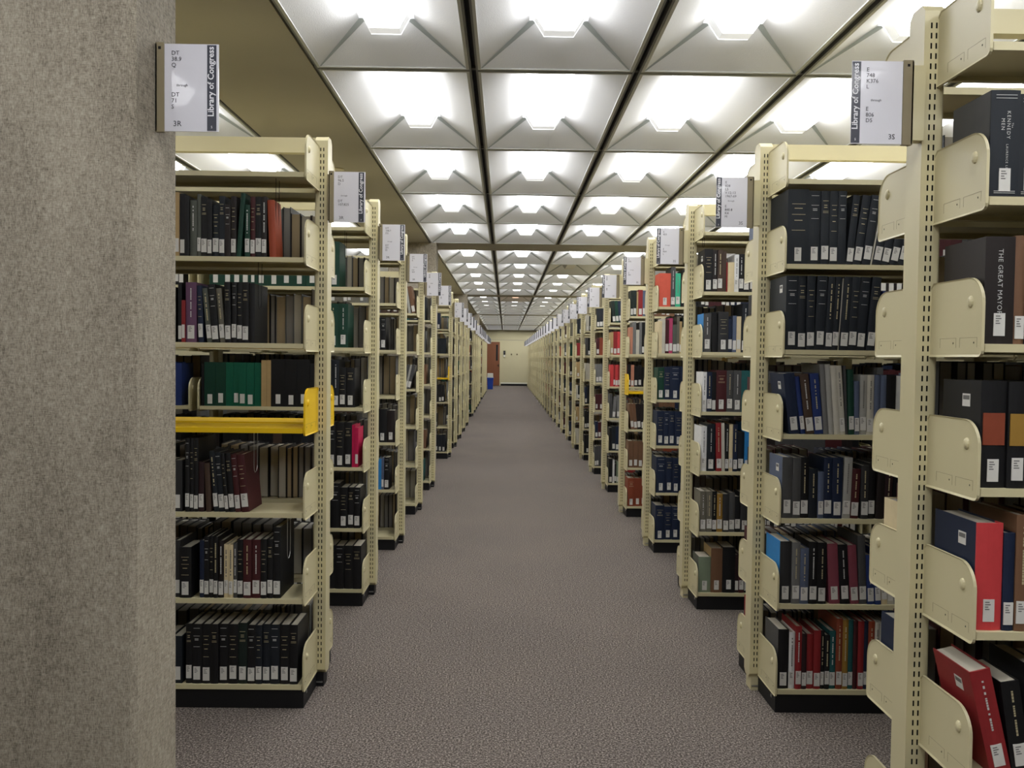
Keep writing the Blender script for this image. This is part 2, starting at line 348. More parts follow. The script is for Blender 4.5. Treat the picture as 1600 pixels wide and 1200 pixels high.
# ------------------------------------------------------------------ bookcase parts (shared meshes; left case is built mirrored)
PW = 0.052
def post_mesh(detail=True):             # local: aisle face at x=0, body towards +x (right-hand case); y centred; two slot columns on each face
    b = MB(); x0, x1, y0, y1, z0, z1 = 0, PW, -0.04, 0.04, 0.055, ZTOP
    c = 0.018
    prof = [(y0+c, z0), (y1-c, z0), (y1, z0+c), (y1, z1-c), (y1-c, z1), (y0+c, z1), (y0, z1-c), (y0, z0+c)]
    n = len(b.v)
    b.v += [(x0, p[0], p[1]) for p in prof]+[(x0+0.003, p[0], p[1]) for p in prof]
    b.f.append(tuple(range(n, n+8))); b.m.append(b.mi('cream'))
    # aisle web plate with a step behind the rounded nose
    for i in range(8): j = (i+1) % 8; b.f.append((n+i, n+j, n+8+j, n+8+i)); b.m.append(0)
    for yy, sgn in ((y0, 1), (y1, -1)):
        xs = [0.003, 0.0155, 0.0198, 0.028, 0.0323, PW]
        zz = [z0+c]; z = z0+0.045
        while z < z1-c-0.02:
            zz += [z, z+0.0145]; z += 0.0254
        zz.append(z1-c)
        if not detail: zz = [z0+c, z1-c]
        for a in range(5):
            hole = a in (1, 3)
            if not hole: b.quad([(xs[a], yy, zz[0]), (xs[a+1], yy, zz[0]), (xs[a+1], yy, zz[-1]), (xs[a], yy, zz[-1])], 'cream'); continue
            for q in range(len(zz)-1):
                if detail and q % 2 == 1: continue
                b.quad([(xs[a], yy, zz[q]), (xs[a+1], yy, zz[q]), (xs[a+1], yy, zz[q+1]), (xs[a], yy, zz[q+1])], 'cream')
        b.quad([(0.003, yy+sgn*0.006, zz[0]), (PW-0.003, yy+sgn*0.006, zz[0]), (PW-0.003, yy+sgn*0.006, zz[-1]), (0.003, yy+sgn*0.006, zz[-1])], 'dark')  # near-black backing paints the shade of the hollow post into the slots
    b.box(PW-0.003, PW, y0, y1, z0+c, z1-c, 'cream')
    b.box(0.003, PW, y0+c, y1-c, z1-0.004, z1, 'cream'); b.box(0.003, PW, y0+c, y1-c, z0, z0+0.004, 'cream')
    for t in (1, -1):                   # rounded nose corners top and bottom
        for za, zb in ((z1-c, z1), (z0+c, z0)):
            b.quad([(0.003, t*y1, za), (PW, t*y1, za), (PW, t*(y1-c), zb), (0.003, t*(y1-c), zb)], 'cream')
    return b.build('post', link=False)
def foot_mesh(mtl):
    b = MB(); b.box(0.008, PW-0.006, -0.035, 0.035, 0, 0.056, mtl); b.box(0.012, PW-0.012, -0.038, -0.035, 0.016, 0.022, 'screw'); return b.build('foot', link=False)
def bracket_mesh(m, hi=True):           # local: plate in the YZ plane at x=0, from y=0 (post) to y=-D (front), z=0 is the shelf top
    D, zb, zt = DEP-0.04+0.004, -0.030, 0.155
    def arc(cy, cz, r, a0, a1, n): return [(cy+r*math.cos(math.radians(a0+(a1-a0)*i/n)), cz+r*math.sin(math.radians(a0+(a1-a0)*i/n))) for i in range(n+1)]
    n = 8 if hi else 3
    out = [(0, zb), (0, zt-0.012), (-0.012, zt)] + arc(-D+0.062, zt-0.062, 0.062, 90, 180, n) + arc(-D+0.014, zb+0.014, 0.014, 180, 270, 3 if hi else 1)
    b = MB(); b.prism(out, -0.001, 0.001, 'x', m)
    # rolled rim
    cy, cz = -D/2, (zb+zt)/2
    inn = [(p[0]+(0.0045 if p[0] < -D+0.07 and p[0] < cy else 0), p[1]+(-0.0045 if p[1] > cz else 0.0075)) for p in out]
    rg = list(range(1, len(out)))
    for s_ in (-0.0035, 0.0035):
        for i in rg:
            j = (i+1) % len(out)
            if j == 1: continue
            b.quad([(s_, *out[i]), (s_, *out[j]), (0, *inn[j]), (0, *inn[i])], m)
    for i in rg:
        j = (i+1) % len(out)
        if j == 1: continue
        b.quad([(-0.0035, *out[i]), (-0.0035, *out[j]), (0.0035, *out[j]), (0.0035, *out[i])], m)
    if hi:
        for s_ in (1, -1):              # pressed dimple
            R, hh, c0, c1 = 0.011, 0.007, -D+0.052, 0.098
            prev = None
            for q in range(4):
                a = math.radians(90*q/3); rr = R*math.cos(a); xx = s_*(0.001+hh*math.sin(a))
                ring = [(xx, c0+rr*math.cos(2*math.pi*t/12), c1+1.35*rr*math.sin(2*math.pi*t/12)) for t in range(12)]
                if prev:
                    for t in range(12): b.quad([prev[t], prev[(t+1) % 12], ring[(t+1) % 12], ring[t]], m)
                prev = ring
        for y0 in (-D+0.022, -D+0.112): # pressed tab outlines
            for a in ((y0, y0+0.075, 0.0145, 0.0152), (y0, y0+0.0008, -0.008, 0.0145), (y0+0.0742, y0+0.075, -0.008, 0.0145)):
                b.box(-0.0013, 0.0013, a[0], a[1], a[2], a[3], 'strip')
            b.box(-0.0014, 0.0014, y0+0.012, y0+0.015, 0.001, 0.005, 'dark')
    return b.build('bracket', link=False)
def shelf_mesh(m):                      # local: x 0..BAY from bracket, y 0 (post side) .. -D, top at z=0
    D = DEP-0.045; b = MB(); x1 = BAY-0.012
    b.box(0.006, x1, -D, 0, -0.002, 0, m)
    b.box(0.006, x1, -D, -D+0.002, -0.019, -0.002, m); b.box(0.006, x1, -D+0.002, -D+0.014, -0.019, -0.017, m)
    b.box(0.006, x1, -0.002, 0, -0.019, -0.002, m); b.box(0.006, x1, -0.014, -0.002, -0.019, -0.017, m)
    b.box(0.006, 0.008, -D, 0, -0.019, -0.002, m); b.box(x1-0.002, x1, -D, 0, -0.019, -0.002, m)
    return b.build('shelf', link=False)
def base_mesh():
    b = MB(); b.box(BX+0.002, BAY-0.01, -DEP+0.012, DEP-0.012, 0, LEV[6]-0.0195, 'black')
    b.box(BX-0.001, BX+0.002, -DEP+0.05, -DEP+0.062, 0.045, 0.057, 'screw'); return b.build('kick_base', link=False)
def rail_mesh():
    b = MB(); b.box(PW, BAY, -0.018, 0.018, ZTOP-0.064, ZTOP-0.002, 'cream'); return b.build('top_rail', link=False)
PM, PMlo = post_mesh(True), post_mesh(False)
FT, FTB = foot_mesh('cream'), foot_mesh('black')
BR, BRlo, BRY = bracket_mesh('cream'), bracket_mesh('cream', False), bracket_mesh('yellow')
SH, SHY = shelf_mesh('cream'), shelf_mesh('yellow')
BX = 0.0365                             # bracket plane, from the aisle face
BASE, RAIL = base_mesh(), rail_mesh()
def mirrored(me):                       # left-hand copy of a mesh
    c = me.copy(); c.name = me.name+'_left'
    for v in c.vertices: v.co.x = -v.co.x
    c.flip_normals(); return c
MIR = {}
def lr(me, side):
    if side > 0: return me
    if me.name not in MIR: MIR[me.name] = mirrored(me)
    return MIR[me.name]
YEL = {('L', 1), ('R', 4), ('L', 7)}
def levels(side, k):
    L = list(LEV)
    if (side, k) == ('R', 0): L[0] += 0.018
    return L
COLK = (6, 12, 18)
def bookcase(side, k, bay=0):
    sg = 1 if side == 'R' else -1; X = XR if sg > 0 else XL
    if side == 'L' and k in COLK: X = -1.45
    near = k <= 9
    e = empty('bookcase', (X+sg*bay*(BAY+0.045), yc(k), 0))
    sw = 'right' if sg > 0 else 'left'
    n = k+1 if sg > 0 else k
    extra = ' with an empty yellow shelf' if (side, k) in YEL else ''
    tag(e, 'cream steel bookcase%s, %s from the camera on the %s' % (extra, ORD[n], sw), 'bookcase', 'cream bookcases along the %s of the aisle' % sw)
    if bay: tag(e, 'cream steel bookcase joined behind the %s one on the %s' % (ORD[n], sw), 'bookcase', 'second bookcases behind the %s row ends' % sw)
    if not bay: link_mesh('upright', lr(PM if k < 16 else PMlo, sg), e)
    o = link_mesh('upright', lr(PMlo, sg), e); o.location.x = sg*BAY
    if not bay: link_mesh('foot', lr(FT if sg > 0 else FTB, sg), e)
    o = link_mesh('foot', lr(FT if sg > 0 else FTB, sg), e); o.location.x = sg*BAY
    link_mesh('top_rail', lr(RAIL, sg), e); link_mesh('kick_base', lr(BASE, sg), e)
    for fb in (0, 1):                   # camera side, far side
        for i, z in enumerate(levels(side, k)):
            yel = (side, k) in YEL and i == 3 and (fb == 0 or k == 1)
            s_ = link_mesh('shelf', lr(SHY if yel else SH, sg), e)
            s_.location = (sg*BX, -0.045 if fb == 0 else 0.045, z)
            if fb: s_.rotation_euler.z = math.pi; s_.location.x = sg*(BX+BAY)
            if yel: s_['label'] = 'yellow shelf board'
            if k > 16 and fb: continue
            br = link_mesh('bracket', BRY if yel else (BR if near else BRlo), s_)
            if fb: br.rotation_euler.z = 0; br.location.x = sg*BAY if True else 0
            if yel: br['label'] = 'yellow bracket'
            if fb: br.location = (sg*BAY, 0.005, 0)
            else: br.location = (0, 0.005, 0)
            if near:
                b2 = link_mesh('bracket', BRY if yel else BRlo, s_); b2.location = (0 if fb else sg*(BAY-0.004), 0.005, 0)
    return e
for k in range(1, 24): bookcase('L', k)
for k in range(0, 28): bookcase('R', k)
BAY2 = [('L', k) for k in (1, 2, 3, 4, 5)]+[('R', k) for k in (0, 1, 2, 3, 4)]
for sd, k in BAY2: bookcase(sd, k, 1)

# ------------------------------------------------------------------ range signs
def text_mesh(s, size, m, rot=False, bold=False, sp=1.0):
    cu = bpy.data.curves.new('t', 'FONT'); cu.body = s; cu.size = size; cu.space_line = 1.0; cu.space_character = sp; cu.resolution_u = 2
    if bold: cu.offset = size*0.018
    o = bpy.data.objects.new('t', cu); COL.objects.link(o)
    dg = bpy.context.evaluated_depsgraph_get(); me = bpy.data.meshes.new_from_object(o.evaluated_get(dg))
    bpy.data.objects.remove(o); bpy.data.curves.remove(cu)
    me.materials.clear(); me.materials.append(M[m])
    for v in me.vertices:
        x, y = v.co.x, v.co.y
        if rot: x, y = -y, x
        v.co = (x, 0, y)
    xs = [v.co.x for v in me.vertices]; zs = [v.co.z for v in me.vertices]
    me['w'] = max(xs)-min(xs); me['h'] = max(zs)-min(zs); me['x0'] = min(xs); me['z0'] = min(zs)
    return me
LOC = text_mesh('Library of Congress', 0.0205, 'inkw', True, True)
R3, S3 = text_mesh('3R', 0.0185, 'ink'), text_mesh('3S', 0.0185, 'ink')
THR, FIVE = text_mesh('through', 0.0085, 'ink'), text_mesh('5', 0.008, 'inkw')
SW, SHT, SB = 0.128, 0.206, 0.022
TX = {('L', 0): ('DT\n38.9\nQ', 'DT\n71\nS'), ('L', 1): ('DT\n96.5\nD', 'DT\n107.825'), ('L', 2): ('DT\n108.7\nD2', 'DT\n371\nM'), ('L', 3): ('DT\n371\nR', 'DT\n469'),
      ('R', 0): ('E\n748\nK376\nL', 'E\n806\nD5'), ('R', 1): ('E\n838\nL5\nV.12-13\n1967-69', 'E\n840.8\nK4\nM'), ('R', 2): ('E\n853', 'E\n864\nL'), ('R', 3): ('E\n876', 'E\n881')}
def range_sign(side, k, onwhat):
    left = side == 'L'
    e = empty('range_sign', (0, 0, 0))
    if (side, k) == ('L', 0): e.location = (-0.819, 2.04, 1.922)
    else: e.location = ((XL+0.029) if left else (XR-0.056), yc(k)-0.055+(0.008 if k == 0 else 0), 1.941)
    tag(e, 'white plastic-sleeved range sign %s' % onwhat, 'sign', 'range signs along the %s of the aisle' % ('left' if left else 'right'))
    x0, x1 = (0, SW) if left else (-SW, 0)
    b = MB(); sx0, sx1 = (x0-0.021, x0-0.001) if left else (x1+0.001, x1+0.026)
    b.box(sx0, sx1, -0.004, 0.004 if k else 0.007, -0.002, SHT+0.003, 'strip')
    if left: b.box(sx0, sx0+0.003, -0.004, 0.012 if k or side == 'R' else 0.007, 0, SHT, 'strip')
    else: b.box(sx1-0.003, sx1+0.001, -0.004, 0.02, 0, SHT, 'strip')
    if k or not left:
        if left: b.box(sx0-0.0078, sx0, 0.0, 0.03, 0.01, SHT-0.01, 'strip')
        else: b.box(sx1, XR-e.location.x-0.0003, 0.0 if k else -0.004, 0.03, 0.01, SHT-0.01, 'cream')
    xm = (sx0+sx1)/2
    b.box(xm-0.003, xm+0.003, -0.0052, -0.004, SHT-0.013, SHT-0.007, 'dark'); part(b, 'mounting_strip', e)
    b = MB(); b.box(x0, x1, -0.002, 0.001, 0, SHT, 'paper'); part(b, 'panel', e)
    bx0, bx1 = (x1-SB-0.005, x1-0.005) if left else (x0, x0+SB)
    b = MB(); b.box(bx0, bx1, -0.0026, -0.0019, 0.002, SHT-0.002, 'band'); bd = part(b, 'title_band', e)
    if k <= 9:
        t = link_mesh('lettering', LOC, bd); t.location = ((bx0+bx1)/2-LOC['x0']-LOC['w']/2, -0.0032, SHT-0.006-LOC['h']-LOC['z0'])
        t['label'] = 'white lettering'
    if k <= 3:
        t = link_mesh('numeral', FIVE, bd); t.location = ((bx0+bx1)/2-0.002, -0.0032, 0.008)
        a, c = TX[(side, k)]; tx = x0+0.016 if left else x0+SB+0.014
        hi = text_mesh(a, 0.0142, 'ink'); t = link_mesh('call_numbers', hi, e); t.location = (tx, -0.0026, SHT-0.026)
        lo = text_mesh(c, 0.0142, 'ink'); t = link_mesh('call_numbers', lo, e); t.location = (tx, -0.0026, SHT-0.124)
        t = link_mesh('lettering', THR, e); t.location = (tx+0.012, -0.0026, SHT-0.1)
    elif k <= 8:
        b = MB(); tx = x0+0.016 if left else x0+SB+0.014
        for z in (0.185, 0.172, 0.160, 0.082, 0.070): b.box(tx, tx+0.012, -0.0024, -0.0019, z, z+0.005, 'ink')
        b.box(tx+0.014, tx+0.036, -0.0024, -0.0019, 0.108, 0.111, 'ink'); part(b, 'call_numbers', e)
    if k <= 8:
        me = R3 if left else S3; t = link_mesh('range_number', me, e); t.location = ((x0+0.02) if left else x1-0.034, -0.0026, 0.012)
range_sign('L', 0, 'fixed to the fabric-covered column at the left')
for k in range(1, 24):
    if k not in COLK: range_sign('L', k, 'on the %s bookcase along the left' % ORD[k])
for k in range(0, 28): range_sign('R', k, 'on the %s bookcase along the right' % ORD[k+1])
# ------------------------------------------------------------------ books
TOK = re.compile(r'^([a-z]{2})([\d.]+)(?:/([\d.]+))?([<>][\d.]+)?(?:!(\S+))?$')
ENDS = {('L',2,1): 531, ('L',2,2): 544, ('L',2,3): 554, ('L',2,4): 560, ('L',2,5): 563, ('L',2,6): 569, ('L',3,2): 603, ('L',3,4): 617, ('L',3,5): 608, ('L',4,3): 655, ('L',4,1): 655,
 ('L',1,1): 432.5, ('L',1,2): 399, ('L',1,4): 391, ('L',1,5): 439, ('L',1,6): 466}
# per shelf: start column in the photo, then tokens colour+width(/height)(lean)(!flags) in photo pixels at that shelf's depth
# flags: n no call label, g gold bands, v vertical title, r reversed (fore-edge out), s:xx side colour, c barcode on cover, p:xx spine panel, t:n title text
ROWS = {
('L',1,1): (281, 'bk5/95!g tn8.5/98!b bk8/96!g bk7/92!n gg11/86!vn gg6/96!b bk10/92!g bk7.5/85 nb10.5/80!g nb9/93!g bb9/80!gn bb8.5/93!g gn7/98>7!n gn8/80!v mr7.8/93!g bk10/93!g bb8/93!v or10.5/88<4!nd'),
('L',1,2): (281, 'bk6/92!g rd5.5/65!b pu17/93!v nv8/88<3!g gg8.5/84<8!v bk11/90<7!g gt8.5/84<7!v bk9.5/94<2!g bk8/94!g bk8.5/94!g bk10/94!g bk9/92!n'),
('L',1,4): (281, 'bk7/115!g bk6/115!g bk7/115!g mb9/78 db8/76<3!n nb8/95<8!v nb10/93<8!g bk6/92<8!g bk9/92<8!g mr9/90<8!g mr12/90<9!g'),
('L',1,5): (283, 'nv7/90 bk8/96!g bk7/97!g bk7/96!v bb8.5/90!v cr7.5/84!v cr7/84!v dg6/86!v bk9.5/92!g mr13/92!v mr14/92!v bk10/93!g bk9/93!g bk12/112!g'),
('L',1,6): (283, 'bk10/94!g bk15.5/94!g bk13.5/94!g bk12/94!gn bk15/94!g bk15.5/94!g gb14/96!g bk13/93!g nb10.5/93!g nb12/94!g nb15/94!g bk15.5/94!g bk13/94!g'),
('L',2,1): (284, 'rd5/66 tn5/62 gn5/62 cr6/62 tn5/62 gn19/68 gn19/68 gn19/68 gn9/68 gn17/68 gn6/68 gn19.5/68 gn19.5/68 gn20/68 gn20/68 gn19/68 gn17/68!b gn16/70!v'),
('L',2,2): (284, 'bk8/66 ow8/66 bk14/68 bb14/66 bk14/68 nb15/68 bk14/66 gn15/68 gn15/68 gn15/68 gn15/68 gn15/68 gn15/68 gn15.5/68!v gn15/68!v gn16/68!v gn15/68!v'),
('L',2,3): (284, 'bl19/66!gs:nv bk4/66!n gn17.5/68!v gn16/68!v eg12/68!n eg8/68 eg12/68!v eg12/68!v eg11/68!n tn8.5/72!nb tn6.5/72!nb bk22/74!g bk18/74!g bk20/74!g bk12/68!g bk12/68!g nb11/74!v nb10/74!v bk11/62!g bk13/62!g'),
('L',2,4): (290, 'bk12/70!g bk12/70!g bk14/70!g bb14/66 bk12/68 bk14/70!g db14/64 bk16/70!g bk14/70 nb13/70!g bk14/70!g bk14/70!n bk12/70!g bk13/70!g bk12/70!g cm5/66!n cm5/62!v'),
('L',2,5): (292, 'bk12/70!g bk14/70!g bk14/68 bb14/70 bk14/70!g bk14/70!g bk14/70!g bk14/68 bk14/70!g bk14/70!g bk14/70!g bk14/70!gn bk14/70!g bk14/70!gn bk12/64!g bk10/64!g bk10/64!g'),
('L',2,6): (294, 'bk14/68!g bk14/68!g bk14/68!g bk14/68!g bk14/68!g bk14/68!g bk14/68!g bk14/68!g bk14/68!g bk14/68!g bk14/68!g bk14/68!g bk14/68!gn bk13.5/68!gn bk13.5/68!gn bk13.5/68!gn'),
('L',3,2): (560, 'gn12/54 bk12/54 nb12/54!g bk10/54!g nb8/50!g bk8/50!g'),
('L',3,5): (560, 'bk13/52!g bk14/52!g bk14/52!g sb6/48!n sl4/50 bk8/50!g'),
('L',3,4): (560, 'bk14/52!g bk14/52 bb12/50'),
('L',4,1): (600, 'db12/40 bk9/40 lg4/38<6!n bn6/42<8'),
('L',4,3): (600, 'bk12/38 bk12/38 dg5/38>8 lg3/38>8 dg5/38>8'),
('R',0,1): (1510, 'nb46/164!t:kcs:dg nb37/160!t:k cr22/158 nb34/160!g bk30/160!g mr28/150!g bk34/160!g nb30/160!g'),
('R',0,2): (1500, 'bb47/167!t:gc bn17/169!b nv25/167!t:n nb24/165!g bk30/165!g db28/160!g bk30/165!g nb24/160!g'),
('R',0,3): (1500, 'bk41/168!cp:ru bk31/167!p:mu bk12/160!n bk30/168!p:pu bk34/166!p:ru bk30/166!g bb34/160!g'),
('R',0,4): (1486, 'br42/170!s:nvcm nv18/155 bn22/184!v bn11/182!v sl16/162 db28/180!g bk30/176!g ru24/170!g bk26/170!g'),
('R',0,5): (1498, 'rd34/168<40!cv bk30/150<24!v ch29/170!v bk30/168!v bk30/168!g db26/160!g'),
('R',0,6): (1490, 'bk34/160!g bb30/165!g bk34/160!g nv30/166!g bk30/160!g'),
('R',1,1): (1213, 'nb33/116!g nb18.5/114!g nb13.5/114!g nb13/114!g nb13/114!gn nb11/108>10!g nb13.5/108>14!g nb13.5/108>14!g ow2.5/108>18!n nb13/106>19!g nb13/106>20!g nb13/104>21!g nb13/104>22!g nb12/104>22!g'),
('R',1,2): (1211, 'nb19/115!cg nb13/115!g nb13/115!g nb16/115>3!g nb11/114>4!v nb10/114>5!v ow1.5/112>6!n nb13/114>6!v nb13/114>6!g nb15/114>7!g nb14/114>9!g bl11/92>12!v sl9/90>12 sl10/90>12 nv10/92>12'),
('R',1,3): (1212, 'nv17/95<11!cs:nv bl7.5/90<12 db13.5/94<12!v bl14/95<10!v gy8/110<9!n lg8/110<9!n ow9/108<9!n ow9/108<9!v dg4/108<6!n gn9/102<4 sl8/84<2 lg11/94!v ow11/94!v sl9/94 sl9/94 bk15/94!n wh11/93!t:p bl6/94!n sl12/94!n sl11/92'),
('R',1,4): (1209, 'dg16/96!cs:sl dg13/95 bk13/96!v nb14/78!vn sl9/73 nv13/96!v nv16/96!v lg13/96>3!bv mr13/78>3!v ch12/84!v bk11/88 bb12/90>4!n mb12/92>3!v bk12/94!v mb10/94 bk13/92 bb12/92'),
('R',1,5): (1208, 'ch18/98!s:sb gy13/97!v sl13.5/88!v bk14/98!v bk14/97!v rs17/95<6 bk15/94<6!v rs14/93<7!m dg12/108<5 bl11/78<4!v bl10/88<5!v cr10/84<4 ow10/84<3 lg11/82 bk12/84'),
('R',1,6): (1206, 'bk17/94!s:dg wh9.5/90!v rd10/100!v mb8/88 rd11/87 rd11/93 bk6/93!v bk8/86!v tl10/92!v ru10/112!v mu9/110!v tl8/110 mr7/108!n rd9.5/108 nv7/108 or10/108!v ow7/106!v lg7/106!n bn8/106 bk8/104!v bk9/102!v'),
('R',2,1): (1090, 'bk13/66!gc bb7.5/65!v db7.5/65!v db6/63!n rd2/46!n cr10/46!r wh7/58!bv bk7.5/59!v bk9/59 ch10/59 gb10/50!g nv9/58 bk9/58 mr9/58'),
('R',2,2): (1085, 'dg12/60!vs:sb bk9/62<2!n ch16/63!g nv6.5/52!v sl6/57!v cr7/56!bv nb10/76>2!v gy3/76!n wh5/60!n bk9/60 nv9/58'),
('R',2,3): (1086, 'wh7/62!v nv8/62!v bk6.5/62!v mr16/65!g dg11/65!v dg12/65!v tl19/65!n sb4/62!n bk9/60 nv9/60'),
('R',2,4): (1083, 'wh9/70!v nb13/74!v rd8.5/76<2!v ow5/76<2!n bk6/74!v cr6/74 nv7/74!v nb11/62 sb7.5/76!v ch5/60 bb9/66'),
('R',2,5): (1081, 'gt10/64!v gt9/64!v bk7.5/64!v mu9/60!v ch10/60 dg9/62 bk9/56 ch12/62 pu8/62 bk8/60'),
('R',2,6): (1082, 'sg19/56!s:gg bn18/70!s:tn bk20/72 mb6/60!v mr8/60 bk9/60!v'),
('R',3,1): (1017, 'co18/52 dg7/62!v mt8/52!v bk2.5/40!n bk13/58!g nb10/56'),
('R',3,2): (1017, 'cr5.5/50!n ow5/54!n mr6/52 pk5.5/55!v gg6.5/45!v gt4/58 tn4/50 gb8/56 bk8/56'),
('R',3,3): (1016, 'gn10/50!g nv10/51!g nv15/52!g nv12/52!g nv12/52'),
('R',3,4): (1014, 'nv11/54!g nv8/54!g nv9/54!g nv12/54!g nv12/54'),
('R',3,5): (1013, 'nv15/56!g nv11/55!g nv10/55!g nv11/55!g nv11/55'),
('R',3,6): (1013, 'nv14/54!g nv12/52!g nv11/52!g nv13/52!g nv12/52'),
('R',4,1): (980, 'gb4/40 gb5/40 tn2.5/38!n rd7/41!v sl4/40 bb4/40'),
('R',4,2): (978, 'sm4/42!n gy5/50!n ow5/38!n gy4/50!n bk5/50 bk6/50'),
('R',4,4): (976, 'bn5/40<4!v bn5/40<4 bb6/40<4 bb6/40<4 db6/40<4'),
('R',4,5): (975, 'bn8/42!g bn7/42!g bn8/42!g bn8/42'),
('R',4,6): (975, 'ru11/44!g ru9/44!g ru9/44'),
('R',5,1): (952, 'gb5/34<3 gn5/34<3 nv5/34<3 tn3/32<3 bk6/34'),
('R',5,2): (948, 'tn4/35 rd6/36 br4/36 rd5/36 br6/36'),
('R',5,3): (948, 'br5/34!n rd3/32 br4/34 rd3/34 br6/34 ru5/34 bk6/35 sm5/34 bk6/32 bk6/34'),
('R',5,4): (947, 'dg4/38!n gy5/34>2 gy5/36 lg3/34 tl6/40!n'),
('R',5,5): (947, 'bk4/36!n nb6/38 nv5/38 bl6/38'),
('R',5,6): (946, 'bk6/38!v wh3/36 bk3/30 sg4/34 sg6/36'),
}
THEME = {('L',1): 'bk bk nb bb mr ch', ('L',2): 'bk bk gn nb bb', ('L',3): 'bk gt gt bb db gy', ('L',4): 'bn gt bk db gy dg', ('L',5): 'bk bn dg ch nb lg tl',
 ('R',0): 'bk nb nv bb mr bn', ('R',1): 'bk nb nv sl dg mr', ('R',2): 'bk nv ch dg mr bb', ('R',3): 'nv nv bk gn mr', ('R',4): 'bn db bk ru nv'}
GEN = 'bk bk nb bb db bn mr gn nv gt gy dg ru ow tn rd'
REARFIRST = {('R',0,5): 'nv', ('R',0,4): 'cr', ('R',1,6): 'rd', ('R',1,4): 'bk', ('R',2,6): 'bk'}
TEXTS = {'k': [('KENNEDY', 0.0115, 0.002, 0.130), ('MEN', 0.0115, -0.011, 0.150), ('The', 0.006, 0.0125, 0.155), ('LAURENCE LEAMER', 0.0072, 0.001, 0.040)],
 'g': [('THE GREAT MAYOR', 0.0155, -0.006, 0.066)], 'n': [('NAPOLEON OF NEW YORK', 0.0125, -0.004, 0.056)], 'p': [('ON POLITICS', 0.0125, -0.004, 0.10)]}

class Book: pass
BOOKS = []
rb = random.Random(5)
def new_book(side, k, lev, face, x, w, h, col, lean, flags, order):
    q = Book(); q.__dict__.update(side=side, k=k, lev=lev, face=face, x=x, w=w, h=h, col=col, lean=lean, flags=flags, order=order)
    q.d = min(0.215, max(0.15, h*0.72+rb.uniform(-0.012, 0.012)))
    q.z = levels(side, k)[lev]
    q.inset = rb.uniform(0.004, 0.012) if face == 0 else rb.uniform(0.006, 0.03)
    f0 = re.sub(r'[a-z]:[a-z]{1,2}', '', flags)
    if 'd' in f0: q.d = 0.1
    if 'i' in f0: q.inset = 0.05; q.d = 0.13
    BOOKS.append(q); return q
def bounds(side, k):                    # world X range a shelf of books may use
    X = XR if side == 'R' else XL
    if side == 'L' and k in COLK: X = -1.45
    a, c = (X+BX+0.010, X+BAY+BX-0.02) if side == 'R' else (X-BAY-BX+0.013, X-BX-0.010)
    return a, c
def rand_token(side, k):
    pal = THEME.get((side, k), GEN).split()
    return rb.choice(pal)
def fill(side, k, lev, face, xa, xb, base_h=None, theme=None):
    x = xa; out = []; hb = base_h or rb.uniform(0.2, 0.25); run = 0; col = None; lean = 0
    while True:
        if run <= 0:
            run = rb.randint(1, 6); col = (rb.choice(theme.split()) if theme else rand_token(side, k)); hh = hb+rb.uniform(-0.03, 0.02); ww = rb.uniform(0.018, 0.048)
        run -= 1
        w_ = ww*rb.uniform(0.85, 1.15); h_ = min(0.29, hh*rb.uniform(0.97, 1.02))
        if x+w_ > xb: break
        fl = rb.choice(['g', 'g', 'v', '', 'n', 'gn'])
        out.append([x+w_/2, w_, h_, col, 0.0, fl]); x += w_+0.0008
    return out
def commit(side, k, lev, face, lst):
    lst.sort(key=lambda t: t[0], reverse=(side == 'L'))
    for i, t in enumerate(lst): new_book(side, k, lev, face, *t, order=i+1)
